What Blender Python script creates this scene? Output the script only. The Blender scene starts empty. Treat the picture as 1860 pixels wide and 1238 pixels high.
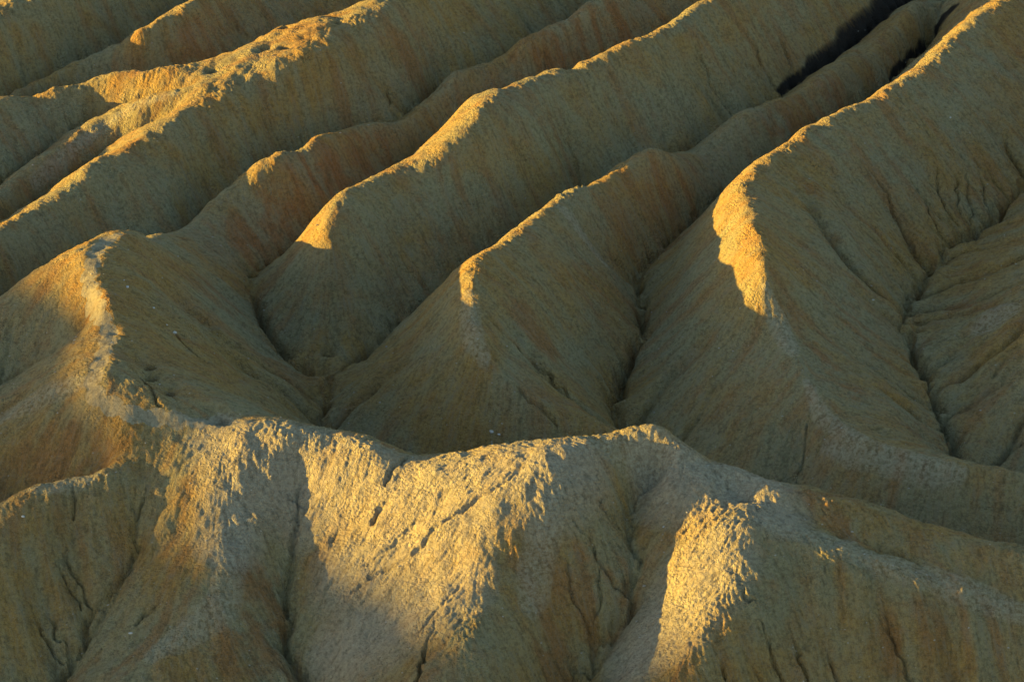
import bpy, math, random
import numpy as np
random.seed(7)
rng = np.random.default_rng(11)
scene = bpy.context.scene

# ------------------------------------------------------------------ camera
W_PX, H_PX = 1860.0, 1238.0          # the measuring frame of the survey points below
HFOV = math.radians(20.0)
PITCH = math.radians(24.0)
DIST = 130.0
FPX = (W_PX / 2) / math.tan(HFOV / 2)
CAM = np.array([0.0, -DIST * math.cos(PITCH), DIST * math.sin(PITCH)])
FWD = np.array([0.0, math.cos(PITCH), -math.sin(PITCH)])
RIGHT = np.array([1.0, 0.0, 0.0])
UP = np.array([0.0, math.sin(PITCH), math.cos(PITCH)])
cam_data = bpy.data.cameras.new('camera')
cam_data.sensor_fit = 'HORIZONTAL'
cam_data.angle = HFOV
cam_data.clip_start = 1.0
cam_data.clip_end = 6000.0
cam = bpy.data.objects.new('camera', cam_data)
cam.location = CAM
cam.rotation_euler = (math.pi / 2 - PITCH, 0.0, 0.0)
scene.collection.objects.link(cam)
scene.camera = cam

# ------------------------------------------------------------------ sky and sun
SUN_ELEV = math.radians(5.4)
SUN_AZ = math.radians(-95.0)         # compass from +Y towards +X: the sun stands to the left
to_sun = np.array([math.sin(SUN_AZ) * math.cos(SUN_ELEV), math.cos(SUN_AZ) * math.cos(SUN_ELEV), math.sin(SUN_ELEV)])
world = bpy.data.worlds.new('World')
scene.world = world
world.use_nodes = True
wn = world.node_tree
sky = wn.nodes.new('ShaderNodeTexSky')
sky.sky_type = 'NISHITA'
sky.sun_disc = False
sky.sun_elevation = SUN_ELEV
sky.sun_rotation = SUN_AZ
sky.altitude = 200.0
sky.air_density = 1.0
sky.ozone_density = 1.3
sky.dust_density = .6
bg = wn.nodes['Background']
bg.inputs['Strength'].default_value = 0.115
wn.links.new(sky.outputs['Color'], bg.inputs['Color'])
sun_data = bpy.data.lights.new('sun', 'SUN')
sun_data.energy = 5.0
sun_data.angle = math.radians(0.5)
sun_data.color = (1.0, 0.63, 0.10)
sun = bpy.data.objects.new('sun', sun_data)
from mathutils import Vector
sun.rotation_euler = Vector(to_sun).to_track_quat('Z', 'Y').to_euler()
sun.location = (-80, 0, 60)
scene.collection.objects.link(sun)
scene.view_settings.view_transform = 'Standard'
scene.view_settings.look = 'None'
scene.view_settings.exposure = 1.65
scene.view_settings.gamma = 1.0

# ------------------------------------------------------------------ surveyed crest and gully lines
# every line: points (u, v, height above the sloping valley floor); they are turned into places on the ground
SLOPE = 0.12
SHADE_HILL_TOP = 24.9  # crest height of the added sun-blocking hill
def place(u, v, h):
    d = FWD + (u - W_PX / 2) / FPX * RIGHT + (H_PX / 2 - v) / FPX * UP
    t = (SLOPE * CAM[1] + h - CAM[2]) / (d[2] - SLOPE * d[1])
    p = CAM + t * d
    return p[0], p[1], h
# crest lines: (owner ridge, roundness, points)
CRESTS = [
 # right-hand slope whose crest is outside the picture
 (0, 1.2, [(2700,-420,5),(2300,-60,5),(2190,150,4.6),(2160,330,4.7),(2160,480,4.7),(2190,650,4.2),(2280,760,3),(2400,850,2.5)]),
 # the big ridge with the long golden nose
 (1, .55, [(2350,-400,4.4),(2000,-130,4.2),(1830,-10,4.2),(1745,50,4.2),(1690,110,4.1),(1640,150,4.1),(1560,190,4.1),(1450,245,4.2),(1400,280,4.3),(1340,328,4.6)]),
 (1, .5, [(1340,328,4.6),(1352,370,4.8),(1375,430,4.9),(1388,500,4.5),(1402,560,3.5),(1430,615,2.9),(1465,690,2.5),(1492,750,2.2)]),
 (1, .4, [(1492,750,2.2),(1560,796,2.1),(1640,824,2),(1730,850,2),(1790,855,2),(1860,860,2),(2000,882,2),(2200,930,1.4)]),
 # ridge with the round knob and the sharp bent nose
 (2, .8, [(2050,-300,2.6),(1850,-90,2.4),(1700,20,1.4),(1640,60,1.4),(1560,115,1.6),(1500,155,1.8),(1420,178,2.2),(1362,200,2.5),(1300,240,1.9),(1262,270,1.55)]),
 (2, .9, [(1262,270,1.55),(1225,282,2.7),(1185,272,3.5),(1150,287,3.4),(1090,330,3.3),(1012,370,3.8),(940,430,4.4),(870,466,4.8),(846,484,5)]),
 (2, .35, [(846,484,5),(852,530,4.7),(858,590,4.2),(880,645,3.5),(920,695,2.8),(965,728,2.3),(1050,760,1.5),(1110,785,1),(1150,808,.6),(1190,836,.1)]),
 # ridge with the golden shoulder
 (3, .9, [(1600,-200,4.4),(1400,-70,4.4),(1280,5,4.4),(1220,50,4.5),(1150,85,4.5),(1060,112,4.6),(960,148,4.8)]),
 (3, .9, [(960,148,4.8),(905,188,5.0),(878,222,4.85),(838,260,4.5),(795,283,4.2),(765,284,4)]),
 (3, 1.0, [(930,158,4.7),(862,178,4.5),(815,220,4.1),(780,262,3.8)]),
 (3, .9, [(765,284,4),(740,293,3.9),(680,320,4.1),(628,342,4.3),(606,368,4.3)]),
 (3, .9, [(606,368,4.3),(600,405,3.9),(594,445,3.3)]),
 # low brown ridge between
 (4, .7, [(1400,-170,3),(1200,-60,3.1),(1090,2,3.7),(1040,30,3.5),(980,70,3.2),(920,105,2.6),(865,130,2.5),(815,142,2.4),(785,180,1.9),(740,222,1.7)]),
 (4, .7, [(740,222,1.7),(700,222,2.2),(660,227,2.6),(620,240,2.8),(540,275,3.2),(480,300,3.1),(420,330,2.4),(398,347,2.2),(360,390,1.8),(325,430,2),(290,430,3.6)]),
 # broad golden hill and its three branches
 (5, 1.2, [(640,12,4.1),(600,28,3.7),(540,48,3.5),(470,70,3.5),(420,100,3.8)]),
 (5, .9, [(1000,-220,5.3),(850,-100,4.7),(750,-18,4.7),(700,25,4.6),(650,68,4.2),(610,112,3.9),(560,130,3.9),(470,150,3.9),(400,168,3.8),(340,205,3.7),(270,242,3.6),(222,272,3.5),(180,300,3.4),(110,350,3.2),(50,395,3.1),(0,440,3.2),(-150,560,2.8),(-400,760,2.4)]),
 (5, .7, [(420,100,3.8),(390,120,3.7),(300,129,3.5),(200,130,3.1),(140,150,2.7),(60,167,2.5),(0,182,2.6),(-150,250,2.6),(-400,380,2.6)]),
 (5, .7, [(420,100,3.8),(395,135,3.8),(320,162,3.5),(250,187,2.9),(190,226,2.1),(130,270,1.8),(60,330,1.5),(0,390,1.4),(-150,490,1.5),(-400,640,1.3)]),
 # far left ridges
 (6, .7, [(600,-170,3.3),(450,-60,3.4),(350,0,3.7),(325,22,3.5),(288,45,3.3),(252,67,3),(230,80,2.5),(190,90,2.1),(168,105,1.9),(130,122,1.7),(80,150,1.5),(40,168,1.4),(-40,210,1.4),(-300,330,1.4)]),
 (7, 1.0, [(400,-180,3.6),(200,-60,3.5),(110,-5,3.5),(40,25,3.5),(-40,60,3.4),(-300,180,3)]),
 # front-left hill with the foot trail
 (8, 1.0, [(-300,720,3.6),(-120,610,4),(0,535,4.4),(60,505,5),(110,470,5.6),(150,441,5.7),(212,418,5.8),(262,424,5.3)]),
 (8, .8, [(212,418,5.8),(172,462,5.95),(160,500,6.15),(178,560,6.1),(195,602,6),(176,650,5.9),(165,690,5.8),(190,725,5.6),(250,747,5.4)]),
 (8, .6, [(165,690,5.8),(90,712,4.8),(40,735,4),(0,760,3.6),(-150,830,3)]),
 # the long front ridge and its spurs
 (9, 1.7, [(250,747,5.4),(330,757,5.3),(420,764,5.2),(500,778,5.2),(600,793,5.2),(700,817,5.1),(752,828,5),(800,824,5.2),(900,816,5.6),(1000,805,5.9),(1090,803,6),(1180,816,5.7),(1260,841,5.35),(1340,864,5.15),(1450,890,4.9),(1560,911,4.3),(1650,936,3.8),(1750,962,3.4),(1860,992,3.1),(2050,1050,3),(2300,1120,2.6)]),
 (11, .9, [(350,770,5.2),(260,812,4.7),(175,862,4.3),(70,887,4.2),(0,915,4),(-150,980,3.6),(-350,1080,3)]),
 (12, 1.4, [(440,772,5.2),(442,810,5),(432,880,4.4),(420,960,3.6),(415,1016,3.1),(400,1098,2.4),(350,1138,2),(280,1188,1.6),(220,1245,1.2),(120,1350,.6),(0,1500,-.5)]),
 (13, 1.6, [(1090,803,6),(1040,850,5.9),(990,892,5.6),(935,950,5.1),(905,1000,4.5),(892,1060,4),(882,1150,3.2),(868,1238,2.5),(820,1340,1.7),(760,1500,.5)]),
 (14, .8, [(1300,854,5.2),(1325,890,4.85),(1348,930,4.95),(1375,952,4.9),(1395,975,4.75),(1375,1010,4.5),(1340,1060,4.1),(1300,1120,3.6),(1260,1190,3),(1225,1250,2.5),(1170,1350,1.7),(1100,1500,.6)]),
 (9, 1.3, [(1375,952,4.9),(1430,954,4.7),(1520,985,4.3),(1602,1014,4),(1741,1068,3.2),(1860,1108,2.6),(2050,1180,1.8),(2300,1280,2)]),
 # neighbouring ridges outside the left edge
 (8, 1.2, [(-900,300,4),(-700,480,4.2),(-520,640,4.2),(-430,760,4.2),(-420,860,4.2),(-470,960,4),(-560,1060,3.6),(-700,1200,3.4)]),
 (5, 1.2, [(-900,180,4.6),(-650,330,4.6),(-480,470,4.4)]),
]
# gully lines: (sharpness, depth of the crack cut along it in metres, points)
GULLIES = [
 (.3, .25, [(2500,-330,1),(2100,120,.6),(1960,250,.3),(1860,342,.2),(1800,390,.1),(1745,435,0),(1690,482,0),(1645,550,0),(1645,610,0),(1680,690,-.2),(1710,770,-.4),(1745,852,-.6)]),
 (.3, 0, [(1745,852,-.6),(1850,885,-.8),(2000,925,-1),(2300,990,-1.4)]),
 (.3, .2, [(2200,-350,1.2),(1900,-100,.9),(1730,25,.5),(1620,142,.4),(1500,232,.4),(1400,300,.4),(1312,348,.4),(1240,420,.2),(1160,490,0)]),
 (.25, .3, [(1160,490,0),(1152,505,0),(1166,540,-.1),(1170,585,-.1),(1166,622,-.2),(1140,662,-.3),(1116,702,-.4),(1110,745,-.5),(1125,782,-.6),(1190,850,-.8),(1260,940,-1.1)]),
 (.3, .15, [(1850,-200,1.2),(1640,2,.9),(1540,85,.8),(1420,170,.7),(1320,237,.6),(1238,280,.5),(1150,318,.4),(1000,405,.3),(850,505,.2),(750,572,.2),(700,612,.1),(640,662,.05),(598,697,0)]),
 (.3, .1, [(1500,-180,1.2),(1280,45,.9),(1100,135,.8),(950,190,.7),(820,245,.6),(745,290,.5),(685,346,.4),(600,405,.4),(500,472,.4),(448,500,.4)]),
 (.3, .2, [(448,500,.4),(460,540,.3),(490,610,.1),(540,665,0),(588,690,-.1),(588,740,-.3),(580,778,-.5)]),
 (.4, 0, [(580,778,-.5),(660,865,-.8),(800,918,-1),(960,930,-1.1),(1112,942,-1.1),(1280,962,-1.2),(1500,1018,-1.1),(1640,1050,-1.2),(1860,1100,-1.3),(2200,1160,-1.8)]),
 (.3, .1, [(1250,-180,1.2),(1060,24,1.1),(980,82,1.1),(900,124,1.1),(800,160,1),(728,216,1),(640,242,.9),(540,288,.8),(420,348,.8),(318,432,.8),(215,472,.7),(110,527,.6),(0,592,.4),(-100,640,.2),(-400,790,0)]),
 (.4, .05, [(340,161,3.25),(300,173,2.8),(220,190,2.1),(170,207,1.6),(130,233,1.3),(50,291,.9),(0,332,.7),(-150,430,.5),(-400,590,.3)]),
 (.35, .05, [(330,185,3.25),(300,200,2.9),(240,242,2),(180,275,1.4),(100,336,.9),(30,402,.7),(0,432,.6),(-150,540,.6),(-400,720,.4)]),
 (.4, 0, [(850,-150,1.6),(700,0,1.4),(560,58,1.2),(450,96,1.1),(370,136,1),(300,152,.9),(150,176,.6),(0,225,.4),(-200,300,.5),(-400,410,.4)]),
 (.35, .1, [(500,-160,1),(340,20,.8),(240,82,.6),(130,130,.5),(40,178,.4),(-60,232,.3),(-350,370,.2)]),
 (.5, 0, [(250,-160,1),(60,-60,.8),(-100,10,.6),(-350,120,.5)]),
 # left slope of the trail hill
 (.5, .0, [(150,590,5),(100,625,4),(50,655,3.2),(0,690,2.6),(-150,770,1.6)]),
 (.4, .0, [(300,796,5),(230,838,4.3),(140,882,3.3),(60,907,2.5),(0,932,1.9),(-150,1010,.9)]),
 # front gullies
 (.25, .25, [(242,900,3.9),(242,962,3.2),(236,1016,2.6),(208,1065,2.1),(163,1117,1.5),(142,1166,1),(115,1211,.5),(100,1250,.1),(40,1360,-.9),(-60,1500,-2)]),
 (.25, .3, [(541,880,4.1),(540,981,3),(531,1034,2.4),(517,1075,1.9),(521,1113,1.5),(514,1169,.9),(538,1197,.7),(559,1218,.5),(575,1260,.1),(560,1370,-.6),(500,1500,-1.8)]),
 (.25, .25, [(1200,862,4.75),(1158,905,4.2),(1141,971,3.7),(1165,1016,3.4),(1151,1051,3),(1157,1096,2.5),(1113,1138,1.9),(1082,1172,1.5),(1072,1200,1.2),(1047,1232,.8),(1010,1320,-.1),(950,1500,-1.6)]),
 (.4, .0, [(1470,935,4.5),(1560,985,3.9),(1700,1030,3.4),(1860,1072,2.9),(2100,1150,2.2)]),
 (.35, .08, [(1470,735,2.1),(1462,800,1.2),(1450,870,.2),(1440,960,-.8)]),
 (.6, .0, [(2100,1420,-.6),(1860,1390,-.6),(1650,1380,-.5),(1480,1400,-.6),(1390,1500,-1.4)]),
]
# narrow black rills cut into the faces: (depth, half width, points u, v)
RILLS = [
 (.1,.05,[(1474,735),(1468,780),(1462,830),(1450,870)]),
 (.12,.06,[(880,572),(915,605),(950,640),(980,665),(1020,705),(1060,745)]), (.12,.06,[(930,700),(975,740),(1010,770)]),
 (.12,.06,[(1040,940),(1075,985),(1090,1023),(1117,1055),(1140,1080),(1155,1098)]), (.12,.06,[(1023,1010),(1035,1060),(1050,1100),(1072,1145),(1080,1172)]),
 (.1,.05,[(1098,895),(1090,910),(1110,935),(1141,971)]), (.1,.05,[(1080,1140),(1088,1090),(1092,1040)]),
 (.12,.06,[(118,985),(118,1006),(128,1030),(153,1075),(163,1110)]), (.12,.06,[(62,1114),(70,1141),(90,1175),(115,1207)]),
 (.12,.06,[(85,1110),(105,1150),(128,1190)]), (.1,.05,[(135,880),(138,910),(136,940)]), (.1,.05,[(268,880),(262,905),(245,960)]),
 (.1,.05,[(525,890),(541,930),(540,970)]), (.1,.06,[(285,1090),(265,1112),(250,1130)]), (.1,.05,[(110,1020),(120,1060),(145,1100)]),
 (.14,.07,[(1378,1130),(1392,1160),(1404,1190),(1412,1225),(1430,1262)]), (.14,.07,[(1435,1160),(1450,1190),(1458,1215),(1475,1262)]), (.14,.07,[(1602,1090),(1615,1135),(1640,1185),(1650,1225),(1672,1262)]),
 (.12,.06,[(1355,1065),(1362,1085),(1378,1095)]), (.12,.06,[(1500,1170),(1510,1205),(1518,1235),(1535,1268)]), (.12,.06,[(1308,1190),(1318,1235)]),(.12,.06,[(1365,1210),(1385,1245)]),
 (.14,.07,[(790,1130),(775,1175),(755,1238),(735,1290)]), (.12,.08,[(700,905),(685,925),(672,955)]),
 (.07,.07,[(945,855),(880,900),(800,950),(740,1010),(640,1070)]), (.03,.06,[(880,880),(800,925),(730,975),(660,1030)]),
 (.1,.07,[(740,830),(715,850),(700,880)]), (.04,.06,[(860,1030),(800,1100),(760,1150)]),
 (.1,.05,[(1010,190),(1030,250),(1050,300),(1056,340)]), (.1,.05,[(1255,60),(1290,150),(1330,205)]), (.1,.05,[(1410,55),(1432,105),(1448,135)]),
 (.1,.05,[(1360,60),(1385,120),(1408,165)]), (.1,.05,[(1290,130),(1315,170),(1338,205)]),
 (.12,.05,[(1575,305),(1610,350),(1630,400),(1660,450)]), (.12,.05,[(1700,300),(1705,350),(1735,405)]), (.12,.05,[(1735,310),(1738,350),(1742,385)]),
 (.12,.05,[(1780,320),(1790,360),(1800,385)]), (.12,.05,[(1820,240),(1840,290),(1858,320)]), (.1,.05,[(1660,330),(1690,390),(1720,440)]),
 (.1,.05,[(1760,310),(1757,340),(1765,400)]), (.1,.05,[(1110,470),(1130,485),(1150,515)]),
 (.1,.05,[(250,680),(280,715),(300,740)]), (.1,.05,[(310,600),(340,630),(360,650)]), (.1,.05,[(690,140),(700,165),(710,190)]),
]
# side folds of the faces: (depth, + hollow / - rib; half width; points u, v)
FOLDS = [
 (.5,1.1,[(1005,200),(1030,250),(1055,335)]), (-.3,1.2,[(930,205),(975,260),(1010,330)]), (-.35,1.2,[(610,130),(650,170),(705,212)]), (.35,1.,[(770,60),(800,110),(790,160)]),
 (.35,.9,[(1230,80),(1290,150),(1335,205)]), (.3,1.,[(1560,290),(1630,390),(1670,470)]), (.25,.9,[(1790,200),(1850,300)]), (-.3,1.,[(1480,350),(1560,480),(1640,600)]),
 (.3,.8,[(1040,390),(1110,470),(1150,510)]), (.22,.6,[(800,590),(740,650),(660,720)]), (.3,.9,[(250,480),(340,560),(450,680)]), (.25,.8,[(230,640),(330,720),(420,760)]),
 (.4,1.,[(360,230),(370,320),(340,400)]), (.35,1.,[(480,170),(520,240),(540,285)]), (-.3,1.,[(420,190),(440,260),(450,320)]), (.35,.9,[(200,300),(190,370),(150,440)]),
 (.22,.8,[(1330,560),(1250,650),(1170,760)]), (.3,.9,[(1450,1020),(1440,1100),(1420,1200)]), (.3,.9,[(1600,1060),(1610,1130),(1630,1220)]), (.3,.8,[(1720,1110),(1740,1200)]),
 (.35,.8,[(135,890),(120,1000),(150,1090)]), (.3,.8,[(60,1000),(80,1120),(115,1200)]), (.3,.7,[(300,60),(330,110)]), (.3,.7,[(420,20),(430,60)]), (.35,.9,[(120,30),(150,90)]),
 (.35,.9,[(230,10),(220,60)]), (.25,.6,[(560,290),(600,345)]), (.25,.6,[(1000,85),(1040,130)]), (.25,.7,[(680,240),(670,300)]), (-.3,.8,[(1430,190),(1460,250)]),
 (.3,.9,[(1400,60),(1430,130)]), (.3,.9,[(1100,150),(1130,220),(1150,270)]), (-.25,.9,[(1180,130),(1220,200),(1235,255)]), (.25,.7,[(900,560),(960,640),(1020,720)]),
 (.2,.7,[(640,420),(620,520),(600,640)]), (.2,.7,[(720,380),(730,470),(720,560)]), (.25,.7,[(560,470),(530,560),(520,640)]),
]

# ------------------------------------------------------------------ terrain surface
def densify(pts3, step_in=0.65, step_out=3.0):
    pts3 = np.array(pts3, float)
    out = []
    for a, b in zip(pts3[:-1], pts3[1:]):
        L = np.hypot(*(b - a)[:2])
        mid = (a + b) / 2
        inside = abs(mid[0]) < 30 and -36 < mid[1] < 48
        n = max(1, int(round(L / (step_in if inside else step_out))))
        for k in range(n):
            out.append(a + (b - a) * k / n)
    out.append(pts3[-1])
    return np.array(out)
def smooth_line(pts):
    """Catmull-Rom through survey points, so that crests bend instead of kinking"""
    P = np.array(pts, float)
    if len(P) < 3: return P
    Q = np.vstack([2 * P[0] - P[1], P, 2 * P[-1] - P[-2]])
    out = []
    for i in range(1, len(Q) - 2):
        p0, p1, p2, p3 = Q[i-1], Q[i], Q[i+1], Q[i+2]
        for t in (0, .25, .5, .75):
            out.append(.5 * (2*p1 + (p2-p0)*t + (2*p0-5*p1+4*p2-p3)*t*t + (3*p1-p0-3*p2+p3)*t**3))
    out.append(P[-1])
    return np.array(out)
crest3 = [(own, densify(smooth_line([place(*p) for p in pts]))) for own, c, pts in CRESTS]
gully3 = [(dep, densify(smooth_line([place(*p) for p in pts]))) for c, dep, pts in GULLIES]
cen, shp = [], []
for (own, c, _), (_, P) in zip(CRESTS, crest3):
    cen.append(P); shp.append(np.full(len(P), c))
for (c, dep, _), (_, P) in zip(GULLIES, gully3):
    cen.append(P); shp.append(np.full(len(P), c))
cen = np.vstack(cen); shp = np.concatenate(shp)
# drop points that nearly coincide
keep = np.ones(len(cen), bool)
for i in range(len(cen)):
    if keep[i]:
        d2 = ((cen[i+1:, :2] - cen[i, :2]) ** 2).sum(1)
        keep[i+1:][d2 < .4 ** 2] = False
cen, shp = cen[keep], np.maximum(shp[keep], .36)
print('control points', len(cen))
CX, CY, CH = cen.T
def kern(dx, dy, c):
    return .5 * np.log(dx * dx + dy * dy + c * c)
n = len(CX)
A = np.zeros((n + 1, n + 1))
A[:n, :n] = kern(CX[:, None] - CX[None], CY[:, None] - CY[None], shp[None])
A[:n, :n] -= np.eye(n) * .02
A[:n, n] = 1; A[n, :n] = 1
wts = np.linalg.solve(A, np.concatenate([CH, [0]]))
RX0, RX1, RY0, RY1, RD = -62.0, 62.0, -62.0, 110.0, .3
gx = np.arange(RX0, RX1 + RD / 2, RD); gy = np.arange(RY0, RY1 + RD / 2, RD)
def rbf_eval(X, Y):
    out = np.empty(X.size, np.float32)
    Xf, Yf = X.ravel().astype(np.float32), Y.ravel().astype(np.float32)
    cx, cy, c2, w = CX.astype(np.float32), CY.astype(np.float32), (shp ** 2).astype(np.float32), wts[:n].astype(np.float32)
    B = 4000
    for i in range(0, X.size, B):
        dx = Xf[i:i+B, None] - cx; dy = Yf[i:i+B, None] - cy
        dx *= dx; dy *= dy; dx += dy; dx += c2
        np.log(dx, out=dx)
        out[i:i+B] = .5 * (dx @ w)
    return (out + wts[n]).reshape(X.shape).astype(np.float64)
GX, GY = np.meshgrid(gx, gy)
H0 = rbf_eval(GX, GY)
def blur(a, k):
    for ax in (0, 1):
        for _ in range(k):
            p = np.pad(a, [(1, 1) if i == ax else (0, 0) for i in (0, 1)], mode='edge')
            sl = lambda s: tuple(slice(s, s + a.shape[i]) if i == ax else slice(None) for i in (0, 1))
            a = (p[sl(0)] + 2 * p[sl(1)] + p[sl(2)]) / 4
    return a
H0 = np.clip(H0, -4, 9)

def bicubic(a, fx, fy):
    ny, nx = a.shape
    fx = np.clip(fx, 1, nx - 2.001); fy = np.clip(fy, 1, ny - 2.001)
    ix = fx.astype(int); iy = fy.astype(int)
    tx = fx - ix; ty = fy - iy
    def wv(t):
        t2, t3 = t * t, t * t * t
        return (-.5*t + t2 - .5*t3, 1 - 2.5*t2 + 1.5*t3, .5*t + 2*t2 - 1.5*t3, -.5*t2 + .5*t3)
    wx, wy = wv(tx), wv(ty)
    out = 0
    for j in range(4):
        yy = np.clip(iy + j - 1, 0, ny - 1)
        row = 0
        for i in range(4):
            row = row + wx[i] * a[yy, np.clip(ix + i - 1, 0, nx - 1)]
        out = out + wy[j] * row
    return out
def bilinear(a, fx, fy):
    ny, nx = a.shape
    fx = np.clip(fx, 0, nx - 1.001); fy = np.clip(fy, 0, ny - 1.001)
    ix = fx.astype(int); iy = fy.astype(int); tx = fx - ix; ty = fy - iy
    return (a[iy, ix]*(1-tx) + a[iy, ix+1]*tx)*(1-ty) + (a[iy+1, ix]*(1-tx) + a[iy+1, ix+1]*tx)*ty

# ---- noise
def hash2(ix, iy, seed):
    h = (ix.astype(np.int64) * 374761393 + iy.astype(np.int64) * 668265263 + seed * 974634777) & 0x7fffffff
    h = ((h ^ (h >> 13)) * 1274126177) & 0x7fffffff
    h = ((h ^ (h >> 16)) * 2246822519) & 0x7fffffff
    return ((h ^ (h >> 15)) & 0xffffff).astype(np.float64) / 0xffffff
def vnoise(x, y, seed):
    ix, iy = np.floor(x), np.floor(y)
    tx, ty = x - ix, y - iy
    sx, sy = tx*tx*tx*(tx*(6*tx-15)+10), ty*ty*ty*(ty*(6*ty-15)+10)
    ix, iy = ix.astype(np.int64), iy.astype(np.int64)
    a, b = hash2(ix, iy, seed), hash2(ix+1, iy, seed)
    c, d = hash2(ix, iy+1, seed), hash2(ix+1, iy+1, seed)
    return ((a*(1-sx)+b*sx)*(1-sy) + (c*(1-sx)+d*sx)*sy) * 2 - 1
def fbm(x, y, seed, octv=4, gain=.5, lac=2.03):
    out, amp, f = 0, 1, 1
    for o in range(octv):
        ca, sa = math.cos(o * 1.1), math.sin(o * 1.1)
        out = out + amp * vnoise((ca*x - sa*y) * f + 13.7*o, (sa*x + ca*y) * f - 7.1*o, seed + o)
        amp *= gain; f *= lac
    return out
def cells(x, y, seed):
    """nearest and second nearest jittered point"""
    ix, iy = np.floor(x).astype(np.int64), np.floor(y).astype(np.int64)
    d1 = np.full(x.shape, 9.0); d2 = np.full(x.shape, 9.0)
    for j in (-1, 0, 1):
        for i in (-1, 0, 1):
            cx, cy = ix + i, iy + j
            px = cx + .5 + .9 * (hash2(cx, cy, seed) - .5); py = cy + .5 + .9 * (hash2(cx, cy, seed + 5) - .5)
            d = np.sqrt((x - px) ** 2 + (y - py) ** 2)
            d2 = np.minimum(np.maximum(d, d1), d2); d1 = np.minimum(d, d1)
    return d1, d2

# ---- erosion raster: runoff cuts rills down the faces
EX0, EX1, EY0, EY1, ED = -34.0, 34.0, -40.0, 62.0, .1
ex = np.arange(EX0, EX1 + ED/2, ED); ey = np.arange(EY0, EY1 + ED/2, ED)
EXX, EYY = np.meshgrid(ex, ey)
HE = bicubic(H0, (EXX - RX0) / RD, (EYY - RY0) / RD)
HE_smooth = HE.copy()
HE = HE + .2 * fbm(EXX / 3.3, EYY / 3.3, 3, 3) + .05 * fbm(EXX / .8, EYY / .8, 9, 3)
def h_at(x, y):
    inner = bilinear(HE, (x - EX0) / ED, (y - EY0) / ED)
    outer = bilinear(H0, (x - RX0) / RD, (y - RY0) / RD)
    m = np.minimum(np.minimum(x - EX0, EX1 - x), np.minimum(y - EY0, EY1 - y))
    t = np.clip(m / 2.5, 0, 1)
    return inner * t + outer * (1 - t)
def on_ground(pts):
    """where the sight line through each survey point first meets the terrain"""
    P = np.array(pts, float)
    d = FWD + ((P[:, 0] - W_PX/2) / FPX)[:, None] * RIGHT + ((H_PX/2 - P[:, 1]) / FPX)[:, None] * UP
    def above(t):
        q = CAM + t[:, None] * d
        return q[:, 2] > SLOPE * q[:, 1] + h_at(q[:, 0], q[:, 1])
    t = np.full(len(P), 85.0); run = np.ones(len(P), bool)
    for k in range(340):
        run &= above(t)
        if not run.any(): break
        t = np.where(run, t + .35, t)
    lo, hi = t - .35, t.copy()
    for k in range(7):
        m = (lo + hi) / 2; a = above(m)
        lo = np.where(a, m, lo); hi = np.where(a, hi, m)
    q = CAM + hi[:, None] * d
    return q[:, :2]

def resample(P, step):
    P = np.array(P, float); out = []
    for a, b in zip(P[:-1], P[1:]):
        m = max(1, int(np.hypot(*(b - a)[:2]) / step))
        for k in range(m): out.append(a + (b - a) * k / m)
    out.append(P[-1])
    return np.array(out)
def fold(field, P, radius, value):
    P = resample(P, radius * .3)
    w = int(radius / ED) + 2
    for q, (x, y) in enumerate(P):
        i, j = int((x - EX0) / ED), int((y - EY0) / ED)
        if not (w < i < len(ex) - w and w < j < len(ey) - w): continue
        e = min(1, .35 + 2.6 * q / len(P), .35 + 4 * (len(P) - q) / len(P))
        sl = (slice(j - w, j + w), slice(i - w, i + w))
        d2 = ((EXX[sl] - x) ** 2 + (EYY[sl] - y) ** 2) / radius ** 2
        np.maximum(field[sl], value * e * np.clip(1 - d2, 0, 1) ** 1.5, out=field[sl])
for dep, rad, pts in FOLDS:
    f_ = np.zeros_like(HE)
    fold(f_, on_ground(smooth_line(pts)), rad, abs(dep))
    HE = HE - math.copysign(1, dep) * f_
bulge = blur(H0, 5) - blur(H0, 36)
topE = bilinear(bulge, (EXX - RX0) / RD, (EYY - RY0) / RD) / .45
crest_guard = np.clip(1.0 - .75 * topE, .2, 1.25) * (1 - .65 * np.clip((-13 - EYY) / 4, 0, 1))
ny, nx = HE.shape
base_tilt = SLOPE * (EYY)
for rnd in range(3):
    Z = HE + base_tilt + .035 * rng.standard_normal(HE.shape)
    Z = blur(Z, 1)
    gxz = np.gradient(Z, axis=1); gyz = np.gradient(Z, axis=0)
    N = 190000
    fx = rng.uniform(2, nx - 3, N); fy = rng.uniform(2, ny - 3, N)
    vx = np.zeros(N); vy = np.zeros(N)
    flow = np.zeros(nx * ny)
    for s in range(95):
        ii = np.rint(fy).astype(int) * nx + np.rint(fx).astype(int)
        sx = gxz.ravel()[ii]; sy = gyz.ravel()[ii]
        vx = .45 * vx - sx; vy = .45 * vy - sy
        L = np.hypot(vx, vy) + 1e-9
        fx = np.clip(fx + vx / L, 1, nx - 2); fy = np.clip(fy + vy / L, 1, ny - 2)
        flow += np.bincount(ii, minlength=nx * ny) * min(1, s / 12)
    flow = flow.reshape(ny, nx)
    fl = np.log1p(blur(flow, 1) / 8.0)
    cut = blur(fl, 1)
    HE = HE - .026 * crest_guard * (cut - blur(cut, 30))
    if rnd == 0:
        wide = blur(fl, 20)
        HE = HE - .15 * crest_guard * (wide - blur(wide, 120))
    else:
        HE = HE - .085 * crest_guard * np.clip(fl - 2.2, 0, 1.4)

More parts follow.
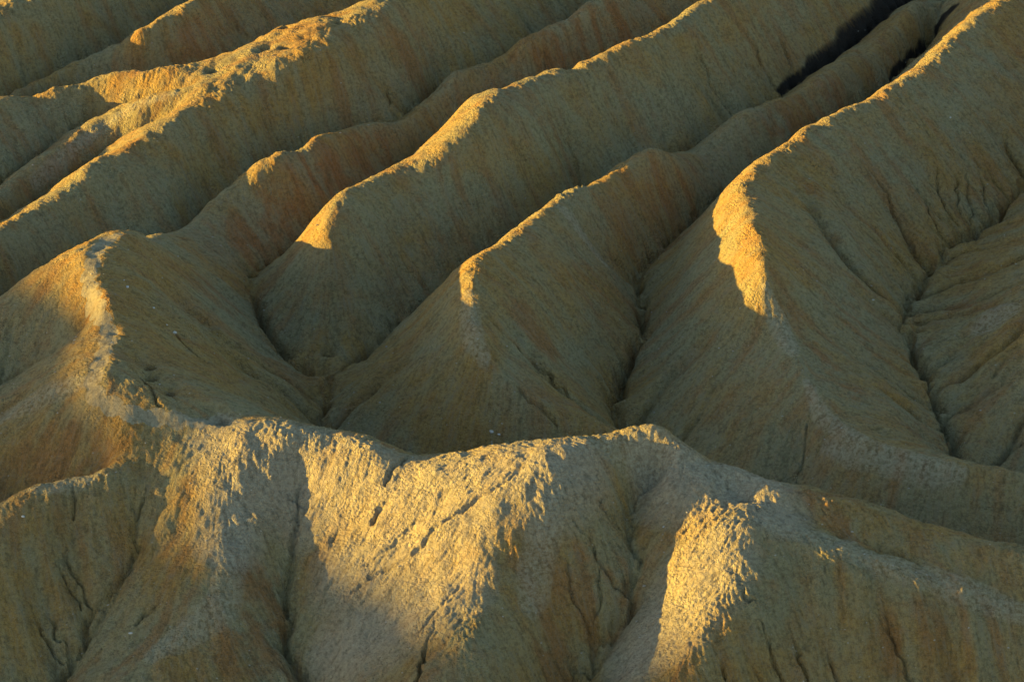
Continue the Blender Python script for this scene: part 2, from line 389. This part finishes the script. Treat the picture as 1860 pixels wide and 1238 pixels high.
# ---- mesh grid: close-set in the part that is looked at, wide-set outside it
def axis(lo, a, b, hi, fine, coarse):
    mid = np.arange(a, b, fine)
    left, right = [], []
    s, p = fine, a
    while p > lo:
        s = min(s * 1.25, coarse); p -= s; left.append(p)
    s, p = fine, mid[-1]
    while p < hi:
        s = min(s * 1.25, coarse); p += s; right.append(p)
    return np.array(left[::-1] + list(mid) + right)
FU, FV = 1.95, 1.45
au = axis(-800, -60, 1930, 2660, FU, 16)
av = axis(-380, -25, 1430, 1700, FV, 16)
U, V = np.meshgrid(au, av)
dY = FWD[1] + (H_PX/2 - V) / FPX * UP[1]
dZ = FWD[2] + (H_PX/2 - V) / FPX * UP[2]
T = (SLOPE * CAM[1] - CAM[2]) / (dZ - SLOPE * dY)
X = CAM[0] + T * (U - W_PX/2) / FPX
Y = CAM[1] + T * dY
NV, NU = X.shape
row_y = Y[:, 0]                       # depends on the row only, falls with the row number
print('grid', NU, NV, NU * NV)
def window(x, y, r):
    j0 = np.searchsorted(-row_y, -(y + r)); j1 = np.searchsorted(-row_y, -(y - r))
    if j1 <= j0: return None
    jm = min((j0 + j1) // 2, NV - 1)
    xs = X[jm]; i0 = np.searchsorted(xs, x - r * 1.15 - .1); i1 = np.searchsorted(xs, x + r * 1.15 + .1)
    if i1 <= i0: return None
    return slice(j0, j1), slice(i0, i1)
def stroke(field, P, radius, value=1.0, taper=True, jitter=0.0, step=None, soft=2.0):
    """lays a soft-edged stroke along a ground line into a field (keeps the maximum)"""
    P = resample(P[:, :2], step or max(.03, radius * .35))
    m = len(P)
    s = np.arange(m) * (step or max(.03, radius * .35))
    if jitter:
        ph = random.uniform(0, 99)
        P = P + jitter * np.stack([fbm(s / .35 + ph, s * 0, 21, 3), fbm(s / .35 + ph + 50, s * 0, 22, 3)], 1)
    for k in range(m):
        r = radius * (0.45 + .55 * min(1, 4 * k / m, 4 * (m - 1 - k) / m + .3) if taper else 1)
        r *= 1 + .3 * math.sin(k * .37 + radius * 40) * (jitter > 0)
        w = window(P[k, 0], P[k, 1], r)
        if w is None: continue
        d2 = ((X[w] - P[k, 0]) ** 2 + (Y[w] - P[k, 1]) ** 2) / (r * r)
        np.maximum(field[w], value * (min(1, .25 + 2.2 * k / m) if jitter and taper else 1) * np.clip(1 - d2, 0, 1) ** (soft / 2), out=field[w])

# ---- heights
Hm_i = bicubic(HE, (X - EX0) / ED, (Y - EY0) / ED)
Hm_o = bicubic(H0, (X - RX0) / RD, (Y - RY0) / RD) + .15 * fbm(X / 3.1, Y / 3.1, 3, 3)
edge = np.clip(np.minimum(np.minimum(X - EX0, EX1 - X), np.minimum(Y - EY0, EY1 - Y)) / 2.5, 0, 1)
Hm = Hm_i * edge + Hm_o * (1 - edge)
Hs = bicubic(H0, (X - RX0) / RD, (Y - RY0) / RD)
# local steepness and bulge of the smooth surface
gzx = np.gradient(H0, RD, axis=1); gzy = np.gradient(H0, RD, axis=0)
steep = bilinear(np.hypot(gzx, gzy), (X - RX0) / RD, (Y - RY0) / RD)
top = np.clip(bilinear(bulge, (X - RX0) / RD, (Y - RY0) / RD) / .45, -1, 1.5)
low = np.clip(-top, 0, 1)

# cracks along the gully floors and rills in the faces
crack = np.zeros_like(X)
for (dep, P), (c, _, _) in zip(gully3, GULLIES):
    if dep: stroke(crack, P, .11 + .25 * dep, dep * 1.3, jitter=.22, step=.04)
for dep, hw, pts in RILLS:
    P = on_ground(smooth_line(pts))
    stroke(crack, P, hw * 1.35, dep * 1.9, jitter=.1, step=.03)
# foot trail
TRAIL = [(214,421),(192,432),(172,460),(160,500),(168,535),(184,572),(197,602),(186,640),(174,668),(168,698),(190,726),(250,748),(330,758),(420,766)]
trail_xy = on_ground(smooth_line([(u, v + 3) for u, v in TRAIL]))
trail = np.zeros_like(X)
stroke(trail, trail_xy, .42, 1.0, taper=False, jitter=.02, step=.05, soft=2.0)
trail_core = trail > .5 + .1 * vnoise(X / .25, Y / .25, 71)

# crumbly "popcorn" crust
wxx, wyy = X + .12 * vnoise(X / .5, Y / .5, 31), Y + .12 * vnoise(X / .5, Y / .5, 32)
pa, pb = cells(wxx / .34, wyy / .34, 41)
qa, qb = cells(wxx / .17, wyy / .17, 47)
patch = np.clip(.55 + .6 * fbm(X / 2.4, Y / 2.4, 51, 3), .12, 1.3)
crumb = (1 - np.clip(pa, 0, 1)) ** 1.4 * .05 * np.clip(.4 + 1.2 * fbm(X / 1.1, Y / 1.1, 53, 2), 0, 1.6) + (1 - np.abs(vnoise(wxx / .26, wyy / .26, 55))) ** 3 * .03 + (1 - np.clip(qa, 0, 1)) ** 1.3 * .05
# downhill streaks
gxm = bilinear(gzx, (X - RX0) / RD, (Y - RY0) / RD); gym = bilinear(gzy + SLOPE, (X - RX0) / RD, (Y - RY0) / RD)
L = np.hypot(gxm, gym) + 1e-6
sdx, sdy = gxm / L, gym / L
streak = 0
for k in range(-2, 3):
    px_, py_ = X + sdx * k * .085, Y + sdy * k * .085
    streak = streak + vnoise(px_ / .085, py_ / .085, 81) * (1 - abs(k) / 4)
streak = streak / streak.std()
wash = 0
for k in range(-3, 4):
    wash = wash + vnoise((X + sdx * k * .45) / .42, (Y + sdy * k * .45) / .42, 83) * (1 - abs(k) / 5)
wash = wash / wash.std()
pits = np.clip(-streak - .3, 0, 1.8)
rough = .03 * fbm(X / .42, Y / .42, 61, 3) + .05 * fbm(X / 1.3, Y / 1.3, 66, 2)
near = np.clip((0 - Y) / 10, 0, 1)
wide_trail = np.zeros_like(X)
stroke(wide_trail, trail_xy, 1.0, 1.0, taper=False, step=.1, soft=2.0)
calm = 1 - .9 * np.clip(trail * 1.3, 0, 1)
calm = np.minimum(calm, 1 - .55 * wide_trail)
topness = np.clip(.45 + .5 * top, .25, 1.1)
Z = Hm + (crumb * patch * topness * (1 + .25 * near) + rough * .9 + (.009 * np.clip(streak, -2, 2) - .014 * pits * patch) * np.clip(1.15 - .5 * topness, .4, 1)) * calm * edge - crack - .05 * trail
Z = Z + SLOPE * Y

# ---- colour masks (mineral beds and stains with a shape of their own)
def paint(lines, soft=1.0):
    f = np.zeros_like(X)
    for r, pts in lines:
        P = on_ground(smooth_line(pts))
        stroke(f, P, r, 1.0, taper=True, step=r * .3, soft=soft)
    return f
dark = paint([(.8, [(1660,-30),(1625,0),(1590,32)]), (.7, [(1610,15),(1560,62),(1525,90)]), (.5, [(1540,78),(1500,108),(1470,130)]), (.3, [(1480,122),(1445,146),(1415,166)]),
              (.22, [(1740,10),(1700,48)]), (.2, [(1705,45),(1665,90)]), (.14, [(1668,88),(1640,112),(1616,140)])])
rust = paint([(.55, [(1500,945),(1545,965),(1590,995)]), (.3, [(1460,905),(1500,925)]), (.25,[(1400,880),(1480,900)]), (.8,[(1460,325),(1480,370)]),
              (1.2,[(440,1040),(480,1080),(470,1150),(400,1200)]), (1.0,[(1040,1060),(1030,1120),(1000,1200)]), (1.0,[(1060,1000),(1110,1060),(1080,1110)]),
              (1.3,[(620,300),(500,380),(440,440)]), (1.4,[(690,255),(650,290)]), (1.4,[(1150,330),(1210,330),(1250,380)]), (1.2,[(1380,230),(1460,220),(1560,170)]),
              (1.3,[(250,130),(310,100),(420,40)]), (1.3,[(940,110),(1060,70),(1130,30)]), (1.0,[(700,70),(760,140)]), (1.0,[(120,790),(60,830),(180,830)]),
              (.8,[(1000,640),(950,560)]), (.7,[(1440,560),(1560,720)]), (.8,[(1700,560),(1800,560)]), (1.0,[(1700,1130),(1600,1180)]), (.7,[(250,190),(230,215)])])
pale = paint([(.6, [(165,690),(90,715),(30,745),(0,765)]), (.5, [(330,758),(500,780),(700,820)]), (.8, [(1000,810),(1100,806),(1260,850),(1400,885)]),
              (.7, [(1380,945),(1520,990),(1650,1035),(1800,1090),(1860,1115)]), (.35, [(320,170),(250,190),(190,228),(130,272),(60,332)]),
              (.7, [(430,880),(418,1010),(400,1100),(350,1140),(280,1190)]), (.7,[(1010,900),(980,1000),(960,1100)]), (.5,[(850,530),(858,600),(880,650)]),
              (.5,[(1390,520),(1405,570),(1440,640)]), (.5,[(60,890),(170,865)]), (.5,[(1100,480),(1020,380)]), (.4,[(1465,690),(1492,750),(1560,800),(1640,830),(1750,858)]), (.6,[(1500,810),(1600,830),(1740,862)]), (.9,[(1780,600),(1830,560)])])
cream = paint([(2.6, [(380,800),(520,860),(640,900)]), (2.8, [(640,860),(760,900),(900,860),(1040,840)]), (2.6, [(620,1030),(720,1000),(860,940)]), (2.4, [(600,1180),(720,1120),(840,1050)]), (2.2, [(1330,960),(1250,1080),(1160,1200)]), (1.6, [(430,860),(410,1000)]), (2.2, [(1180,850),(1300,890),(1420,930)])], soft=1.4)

# ---- which ridge every place belongs to: walk uphill to its crest
k2 = 2
Hc = blur(H0, 2)[::k2, ::k2] + SLOPE * GY[::k2, ::k2] * .3
cyn, cxn = Hc.shape
ggx, ggy = np.gradient(Hc, axis=1), np.gradient(Hc, axis=0)
px, py = [a.astype(float).ravel() for a in np.meshgrid(np.arange(cxn), np.arange(cyn))]
cpts = np.vstack([P[:, :2] for _, P in crest3]).astype(np.float32)
cown = np.concatenate([np.full(len(P), o) for o, P in crest3])
def nearest_crest(x, y):
    who = np.empty(x.size, int); dist = np.empty(x.size)
    for i in range(0, x.size, 8000):
        d = (x[i:i+8000, None].astype(np.float32) - cpts[:, 0]) ** 2 + (y[i:i+8000, None].astype(np.float32) - cpts[:, 1]) ** 2
        j = d.argmin(1); who[i:i+8000] = cown[j]; dist[i:i+8000] = np.sqrt(d[np.arange(len(j)), j])
    return who, dist
grid_own, grid_dist = nearest_crest(RX0 + px * RD * k2, RY0 + py * RD * k2)
grid_dist = grid_dist.reshape(cyn, cxn)
for s in range(36):
    ii = (np.rint(py).astype(int), np.rint(px).astype(int))
    a, b = ggx[ii], ggy[ii]; l = np.hypot(a, b) + 1e-9
    go = .7 * (grid_dist[ii] > .95)
    px = np.clip(px + go * a / l, 0, cxn - 1); py = np.clip(py + go * b / l, 0, cyn - 1)
own, _ = nearest_crest(RX0 + px * RD * k2, RY0 + py * RD * k2)
own = own.reshape(cyn, cxn)
for _ in range(3):                    # take out specks
    stack = np.stack([blur((own == o).astype(float), 2) for o in range(15)])
    own = stack.argmax(0)
Yc, Xc = Y[:-1, :-1], X[:-1, :-1]
face_own = own[np.clip(np.rint((Yc - RY0) / RD / k2).astype(int), 0, cyn - 1), np.clip(np.rint((Xc - RX0) / RD / k2).astype(int), 0, cxn - 1)]
face_own = np.where(trail_core[:-1, :-1], 10, face_own)

# ------------------------------------------------------------------ materials
def clay_material(name, base, alt, rustc, palec, crumb_bump=1.0, creamc=(.50, .435, .315)):
    m = bpy.data.materials.new(name); m.use_nodes = True
    nt = m.node_tree; N = nt.nodes; Lk = nt.links
    bsdf = N['Principled BSDF']
    bsdf.inputs['Roughness'].default_value = .95
    bsdf.inputs['Specular IOR Level'].default_value = .12
    tc = N.new('ShaderNodeTexCoord')
    def noise(scale, detail=4, rough=.55, dist=0):
        t = N.new('ShaderNodeTexNoise'); t.inputs['Scale'].default_value = scale; t.inputs['Detail'].default_value = detail
        t.inputs['Roughness'].default_value = rough; t.inputs['Distortion'].default_value = dist
        Lk.new(tc.outputs['Object'], t.inputs['Vector']); return t
    def ramp(src, a, b):
        r = N.new('ShaderNodeMapRange'); r.inputs[1].default_value = a; r.inputs[2].default_value = b; r.clamp = True
        Lk.new(src, r.inputs[0]); return r.outputs[0]
    def mix(fac, a, b, mode='MIX'):
        x = N.new('ShaderNodeMix'); x.data_type = 'RGBA'; x.blend_type = mode
        if isinstance(fac, float): x.inputs[0].default_value = fac
        else: Lk.new(fac, x.inputs[0])
        for s, v in ((6, a), (7, b)):
            if isinstance(v, tuple): x.inputs[s].default_value = (*v, 1)
            else: Lk.new(v, x.inputs[s])
        return x.outputs[2]
    def math_(op, a, b):
        x = N.new('ShaderNodeMath'); x.operation = op
        for s, v in ((0, a), (1, b)):
            if isinstance(v, (int, float)): x.inputs[s].default_value = v
            else: Lk.new(v, x.inputs[s])
        return x.outputs[0]
    def attr(nm):
        a = N.new('ShaderNodeAttribute'); a.attribute_name = nm; return a.outputs['Fac']
    big = noise(.22, 5, .6, .6); mid = noise(1.1, 5, .65, .4); fine = noise(6, 7, .78); tiny = noise(34, 3, .7)
    col = mix(ramp(big.outputs['Fac'], .4, .6), base, alt)
    col = mix(math_('MULTIPLY', ramp(mid.outputs['Fac'], .5, .74), .55), col, rustc)
    ws = attr('wash')
    col = mix(math_('MULTIPLY', ramp(ws, .2, 2.2), .6), col, rustc)
    col = mix(math_('MULTIPLY', ramp(ws, -.2, -2.2), .7), col, alt)
    rk = math_('MULTIPLY', attr('rust'), ramp(math_('ADD', mid.outputs['Fac'], math_('MULTIPLY', ws, .14)), .34, .62))
    col = mix(math_('MULTIPLY', rk, .7), col, rustc)
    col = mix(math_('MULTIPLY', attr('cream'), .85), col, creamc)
    pk = math_('MULTIPLY', attr('pale'), ramp(fine.outputs['Fac'], .3, .6))
    col = mix(math_('MULTIPLY', pk, .65), col, palec)
    # speckle of the crust: light flakes, dark crumbs, and painted shade of small pits
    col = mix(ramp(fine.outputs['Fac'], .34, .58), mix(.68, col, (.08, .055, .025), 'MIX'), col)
    col = mix(math_('MULTIPLY', ramp(tiny.outputs['Fac'], .52, .68), .5), col, palec)
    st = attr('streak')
    col = mix(math_('MULTIPLY', ramp(st, -.2, -2.8), .34), col, (.07, .05, .025))  # dark flecks: shade of the little holes put into the colour
    col = mix(math_('MULTIPLY', ramp(st, .3, 2.6), .22), col, palec)
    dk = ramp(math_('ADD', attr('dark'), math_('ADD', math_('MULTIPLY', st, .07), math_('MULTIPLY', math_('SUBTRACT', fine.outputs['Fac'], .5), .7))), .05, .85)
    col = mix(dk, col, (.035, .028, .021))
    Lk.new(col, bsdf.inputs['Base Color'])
    vor = N.new('ShaderNodeTexVoronoi'); vor.inputs['Scale'].default_value = 9.0; vor.feature = 'SMOOTH_F1'
    vor.inputs['Smoothness'].default_value = .4
    wob = N.new('ShaderNodeMix'); wob.data_type = 'VECTOR'; wob.inputs[0].default_value = .06
    Lk.new(tc.outputs['Object'], wob.inputs[4]); Lk.new(noise(5, 3).outputs['Color'], wob.inputs[5])
    Lk.new(wob.outputs[1], vor.inputs['Vector'])
    vor2 = N.new('ShaderNodeTexVoronoi'); vor2.inputs['Scale'].default_value = 21.0; vor2.feature = 'F1'
    Lk.new(wob.outputs[1], vor2.inputs['Vector'])
    patchy = ramp(noise(.9, 3, .6, .5).outputs['Fac'], .38, .62)
    hgt = math_('ADD', math_('MULTIPLY', math_('MULTIPLY', vor.outputs['Distance'], -1.1), patchy), math_('MULTIPLY', noise(16, 5, .7).outputs['Fac'], .9))
    hgt = math_('ADD', hgt, math_('MULTIPLY', vor2.outputs['Distance'], -.4))
    bmp = N.new('ShaderNodeBump'); bmp.inputs['Strength'].default_value = 1.0 * crumb_bump; bmp.inputs['Distance'].default_value = .1
    Lk.new(hgt, bmp.inputs['Height']); Lk.new(bmp.outputs['Normal'], bsdf.inputs['Normal'])
    return m
BASE, ALT, RUSTC, PALEC = (.45, .28, .082), (.37, .32, .165), (.38, .18, .055), (.50, .465, .34)
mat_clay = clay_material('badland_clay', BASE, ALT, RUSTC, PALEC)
mat_trail = clay_material('trodden_clay', (.37, .325, .215), (.36, .31, .20), (.36, .28, .155), (.42, .375, .27), .4)

# ------------------------------------------------------------------ terrain objects
dzx = np.gradient(Z, axis=1); dzy = np.gradient(Z, axis=0)
PT = np.stack([X, Y, Z], -1)
tu = np.gradient(PT, axis=1); tv = np.gradient(PT, axis=0)
NRM = -np.cross(tu, tv); NRM /= np.linalg.norm(NRM, axis=-1, keepdims=True)
NRM *= np.sign(NRM[..., 2:3])
idx = np.arange(NU * NV).reshape(NV, NU)
quad = np.stack([idx[:-1, :-1], idx[1:, :-1], idx[1:, 1:], idx[:-1, 1:]], -1).reshape(-1, 4)
fo = face_own.reshape(-1)
co = PT.reshape(-1, 3).astype(np.float32); nr = NRM.reshape(-1, 3).astype(np.float32)
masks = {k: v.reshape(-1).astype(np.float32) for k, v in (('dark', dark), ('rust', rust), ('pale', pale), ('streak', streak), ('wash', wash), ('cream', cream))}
TERRAIN = {
 0: ('hill', 'shaded clay hillside rising out of the picture at the right edge', 'hillside'),
 1: ('ridge', 'tall clay ridge with a long golden sunlit nose, right of centre', 'ridge'),
 2: ('ridge', 'clay ridge with a round knob and a small golden tip on its sharp bent nose', 'ridge'),
 3: ('ridge', 'clay ridge with a bright yellow rounded shoulder in the upper middle', 'ridge'),
 4: ('ridge', 'low brown clay ridge with a saddle, in front of the broad golden hill', 'ridge'),
 5: ('ridge', 'broad golden hilltop splitting into three long branches towards the left edge', 'ridge'),
 6: ('ridge', 'narrow pinkish clay ridge with a thin lit rim, upper left behind the branches', 'ridge'),
 7: ('ridge', 'farthest clay ridge in the top left corner with a small golden top', 'ridge'),
 8: ('hill', 'rounded front left clay hill with the foot trail winding over its top', 'hill'),
 9: ('ridge', 'long pale crest of the front ridge crossing the whole picture from left to right', 'ridge'),
 11: ('spur', 'shaded front spur running from the front ridge to the left edge, cut by dark rills', 'spur'),
 12: ('spur', 'rounded front spur with a pale back at the bottom left, between two dark gullies', 'spur'),
 13: ('spur', 'broad cream sunlit spur in the bottom middle with furrows down its left face', 'spur'),
 14: ('spur', 'front spur with a bright golden lumpy nose at the bottom right of the middle', 'spur'),
 10: ('path', 'pale trodden foot trail winding down the crest of the front left hill', 'path'),
}
def terrain_piece(k):
    name, label, cat = TERRAIN[k]
    q = quad[fo == k]
    if len(q) == 0: return
    used, inv = np.unique(q, return_inverse=True)
    inv = inv.reshape(-1)
    me = bpy.data.meshes.new(name)
    me.vertices.add(len(used)); me.vertices.foreach_set('co', co[used].ravel())
    me.loops.add(len(inv)); me.loops.foreach_set('vertex_index', inv.astype(np.int32))
    me.polygons.add(len(q)); me.polygons.foreach_set('loop_start', np.arange(0, len(inv), 4, dtype=np.int32))
    me.update(calc_edges=True)
    me.polygons.foreach_set('use_smooth', np.ones(len(q), bool))
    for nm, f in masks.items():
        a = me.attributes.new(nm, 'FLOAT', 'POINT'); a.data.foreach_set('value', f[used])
    me.normals_split_custom_set_from_vertices(nr[used])
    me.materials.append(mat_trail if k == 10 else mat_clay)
    o = bpy.data.objects.new(name, me); scene.collection.objects.link(o)
    o['label'] = label; o['category'] = cat; o['kind'] = 'structure'
    return o
for k in TERRAIN: terrain_piece(k)

# the country beyond: one wide sheet under and around the ridges
gs = np.concatenate([-np.geomspace(3000, 60, 24), np.linspace(-50, 50, 11), np.geomspace(60, 3000, 24)])
bx, by = np.meshgrid(gs, gs)
far = np.clip((np.hypot(bx, by) - 120) / 300, 0, 1)
bz = SLOPE * np.clip(by, -90, 140) - 5.5 + far * 6 * fbm(bx / 90, by / 90, 91, 3)
me = bpy.data.meshes.new('ground')
m_ = len(gs); gi = np.arange(m_ * m_).reshape(m_, m_)
gq = np.stack([gi[:-1, :-1], gi[:-1, 1:], gi[1:, 1:], gi[1:, :-1]], -1).reshape(-1, 4)
me.from_pydata(np.stack([bx, by, bz], -1).reshape(-1, 3).tolist(), [], gq.tolist())
me.polygons.foreach_set('use_smooth', np.ones(len(gq), bool))
me.materials.append(mat_clay)
o = bpy.data.objects.new('ground', me); scene.collection.objects.link(o)
o['label'] = 'wide clay country around and below the ridges'; o['category'] = 'ground'; o['kind'] = 'structure'

# added unseen hill far left, shaped to half-shade the front ridge and left hill
hx = np.linspace(-330, -200, 40); hy = np.linspace(-150, 40, 80)
HX, HY = np.meshgrid(hx, hy)
crest_y = SHADE_HILL_TOP + 2.9 * np.clip((HY + 41) / 4.5, 0, 1) - 10.0 * np.clip((HY + 23) / 18, 0, 3) ** 1.2
prof = np.exp(-((HX + 260) / 26) ** 2)
HZ = -9 + (crest_y + 9 + .5 * fbm(HY / 9, HY * 0 + 3, 95, 3)) * prof + 1.2 * (1 - prof) * fbm(HX / 14, HY / 14, 97, 3)
HZ -= 10 * np.clip((np.abs(HY + 55) - 80) / 20, 0, 1)
me = bpy.data.meshes.new('hill'); gi = np.arange(HX.size).reshape(HX.shape)
gq = np.stack([gi[:-1, :-1], gi[:-1, 1:], gi[1:, 1:], gi[1:, :-1]], -1).reshape(-1, 4)
me.from_pydata(np.stack([HX, HY, HZ], -1).reshape(-1, 3).tolist(), [], gq.tolist())
me.polygons.foreach_set('use_smooth', np.ones(len(gq), bool)); me.materials.append(mat_clay)
o = bpy.data.objects.new('hill', me); scene.collection.objects.link(o)
o['label'] = 'added sun-blocking clay hill far outside the left edge of the picture'; o['category'] = 'hill'; o['kind'] = 'structure'

# ------------------------------------------------------------------ loose stones
def stone_material(name, col):
    m = bpy.data.materials.new(name); m.use_nodes = True
    nt = m.node_tree; b = nt.nodes['Principled BSDF']
    t = nt.nodes.new('ShaderNodeTexNoise'); t.inputs['Scale'].default_value = 18; t.inputs['Detail'].default_value = 5
    r = nt.nodes.new('ShaderNodeMix'); r.data_type = 'RGBA'
    r.inputs[6].default_value = (*[c * .6 for c in col], 1); r.inputs[7].default_value = (*col, 1)
    nt.links.new(t.outputs['Fac'], r.inputs[0]); nt.links.new(r.outputs[2], b.inputs['Base Color'])
    b.inputs['Roughness'].default_value = .7
    return m
mat_white = stone_material('white_gypsum', (.72, .70, .66))
def chip_geometry(r, seed):
    """broken angular chip: a squashed, randomly cut 12-corner stone"""
    g = random.Random(seed)
    ph = (1 + 5 ** .5) / 2
    vs = [(0, s1, s2 * ph) for s1 in (-1, 1) for s2 in (-1, 1)]
    vs += [(s1, s2 * ph, 0) for s1 in (-1, 1) for s2 in (-1, 1)] + [(s2 * ph, 0, s1) for s1 in (-1, 1) for s2 in (-1, 1)]
    vs = np.array(vs) / 1.9
    fs = []
    for i in range(12):
        for j in range(i + 1, 12):
            for k in range(j + 1, 12):
                if all(abs(np.linalg.norm(vs[a] - vs[b]) - 2 / 1.9) < .01 for a, b in ((i, j), (j, k), (i, k))):
                    n_ = np.cross(vs[j] - vs[i], vs[k] - vs[i])
                    fs.append((i, j, k) if n_ @ vs[i] > 0 else (i, k, j))
    vs = vs * np.array([[g.uniform(.7, 1.25)] for _ in range(12)]) * np.array([g.uniform(.9, 1.5), g.uniform(.7, 1.0), g.uniform(.4, .65)]) * r
    a = g.uniform(0, 6.28)
    R = np.array([[math.cos(a), -math.sin(a), 0], [math.sin(a), math.cos(a), 0], [0, 0, 1]])
    return vs @ R.T, fs
def mesh_z(x, y):
    j = int(np.clip(np.searchsorted(-row_y, -y), 1, NV - 2)); i = int(np.clip(np.searchsorted(X[j], x), 1, NU - 2))
    return float(Z[j, i])
STONES = [  # (u, v, size, label)
 (231, 518, .17, 'larger white stone on the shaded side of the trail hill below its top'),
 (225, 508, .10, 'small white stone just above the larger one near the trail bend'),
 (279, 561, .11, 'white stone alone on the dark slope right of the trail'),
 (303, 592, .09, 'small pale stone, upper of two on the middle right slope of the trail hill'),
 (318, 606, .15, 'longish pale stone, lower of two on the middle right slope of the trail hill'),
 (893, 786, .20, 'large white stone on the shaded slope just behind the front ridge'),
 (906, 789, .12, 'small white stone touching the large one behind the front ridge'),
 (894, 806, .10, 'white stone half hidden just above the crest of the front ridge'),
 (1725, 212, .16, 'single white stone high on the shaded face at the upper right'),
 (42, 940, .12, 'white stone on the spur at the far left below the rim'),
 (238, 1150, .13, 'white stone on the shaded slope left of the bottom left spur'),
 (1205, 958, .10, 'pale stone beside the branching crack in the front ridge'),
 (1586, 544, .10, 'pale stone on the steep shaded face above the right-hand gully'),
]
SP = on_ground([(a, b) for a, b, _, _ in STONES])
for k, ((u, v, r, lab), (x, y)) in enumerate(zip(STONES, SP)):
    vs, fs = chip_geometry(r * .62, 100 + k)
    me = bpy.data.meshes.new('stone'); me.from_pydata(vs.tolist(), [], fs); me.materials.append(mat_white)
    o = bpy.data.objects.new('stone', me); scene.collection.objects.link(o)
    o.location = (x, y, mesh_z(x, y) + r * .12)
    o['label'] = lab; o['category'] = 'stone'; o['group'] = 'white stones lying on the clay slopes'
# countless small chips and crumbs strewn over the slopes
vv, ff, base = [], [], 0
protos = [chip_geometry(1.0, 500 + i) for i in range(8)]
uu_ = rng.uniform(0, 1860, 1500); vv_ = rng.uniform(0, 1238, 1500)
PB = on_ground(np.stack([uu_, vv_], 1))
for (x, y) in PB:
    a, f = protos[random.randrange(8)]
    r = .018 + .03 * random.random() ** 3
    vv.append(a * r + np.array([x, y, mesh_z(x, y) + r * .2])); ff += [tuple(i + base for i in t) for t in f]; base += 12
me = bpy.data.meshes.new('pebbles'); me.from_pydata(np.vstack(vv).tolist(), [], ff)
me.materials.append(stone_material('pale_chips', (.55, .50, .42)))
o = bpy.data.objects.new('pebbles', me); scene.collection.objects.link(o)
o['label'] = 'pale chips of stone strewn thinly over all the clay slopes'; o['category'] = 'pebbles'; o['kind'] = 'stuff'
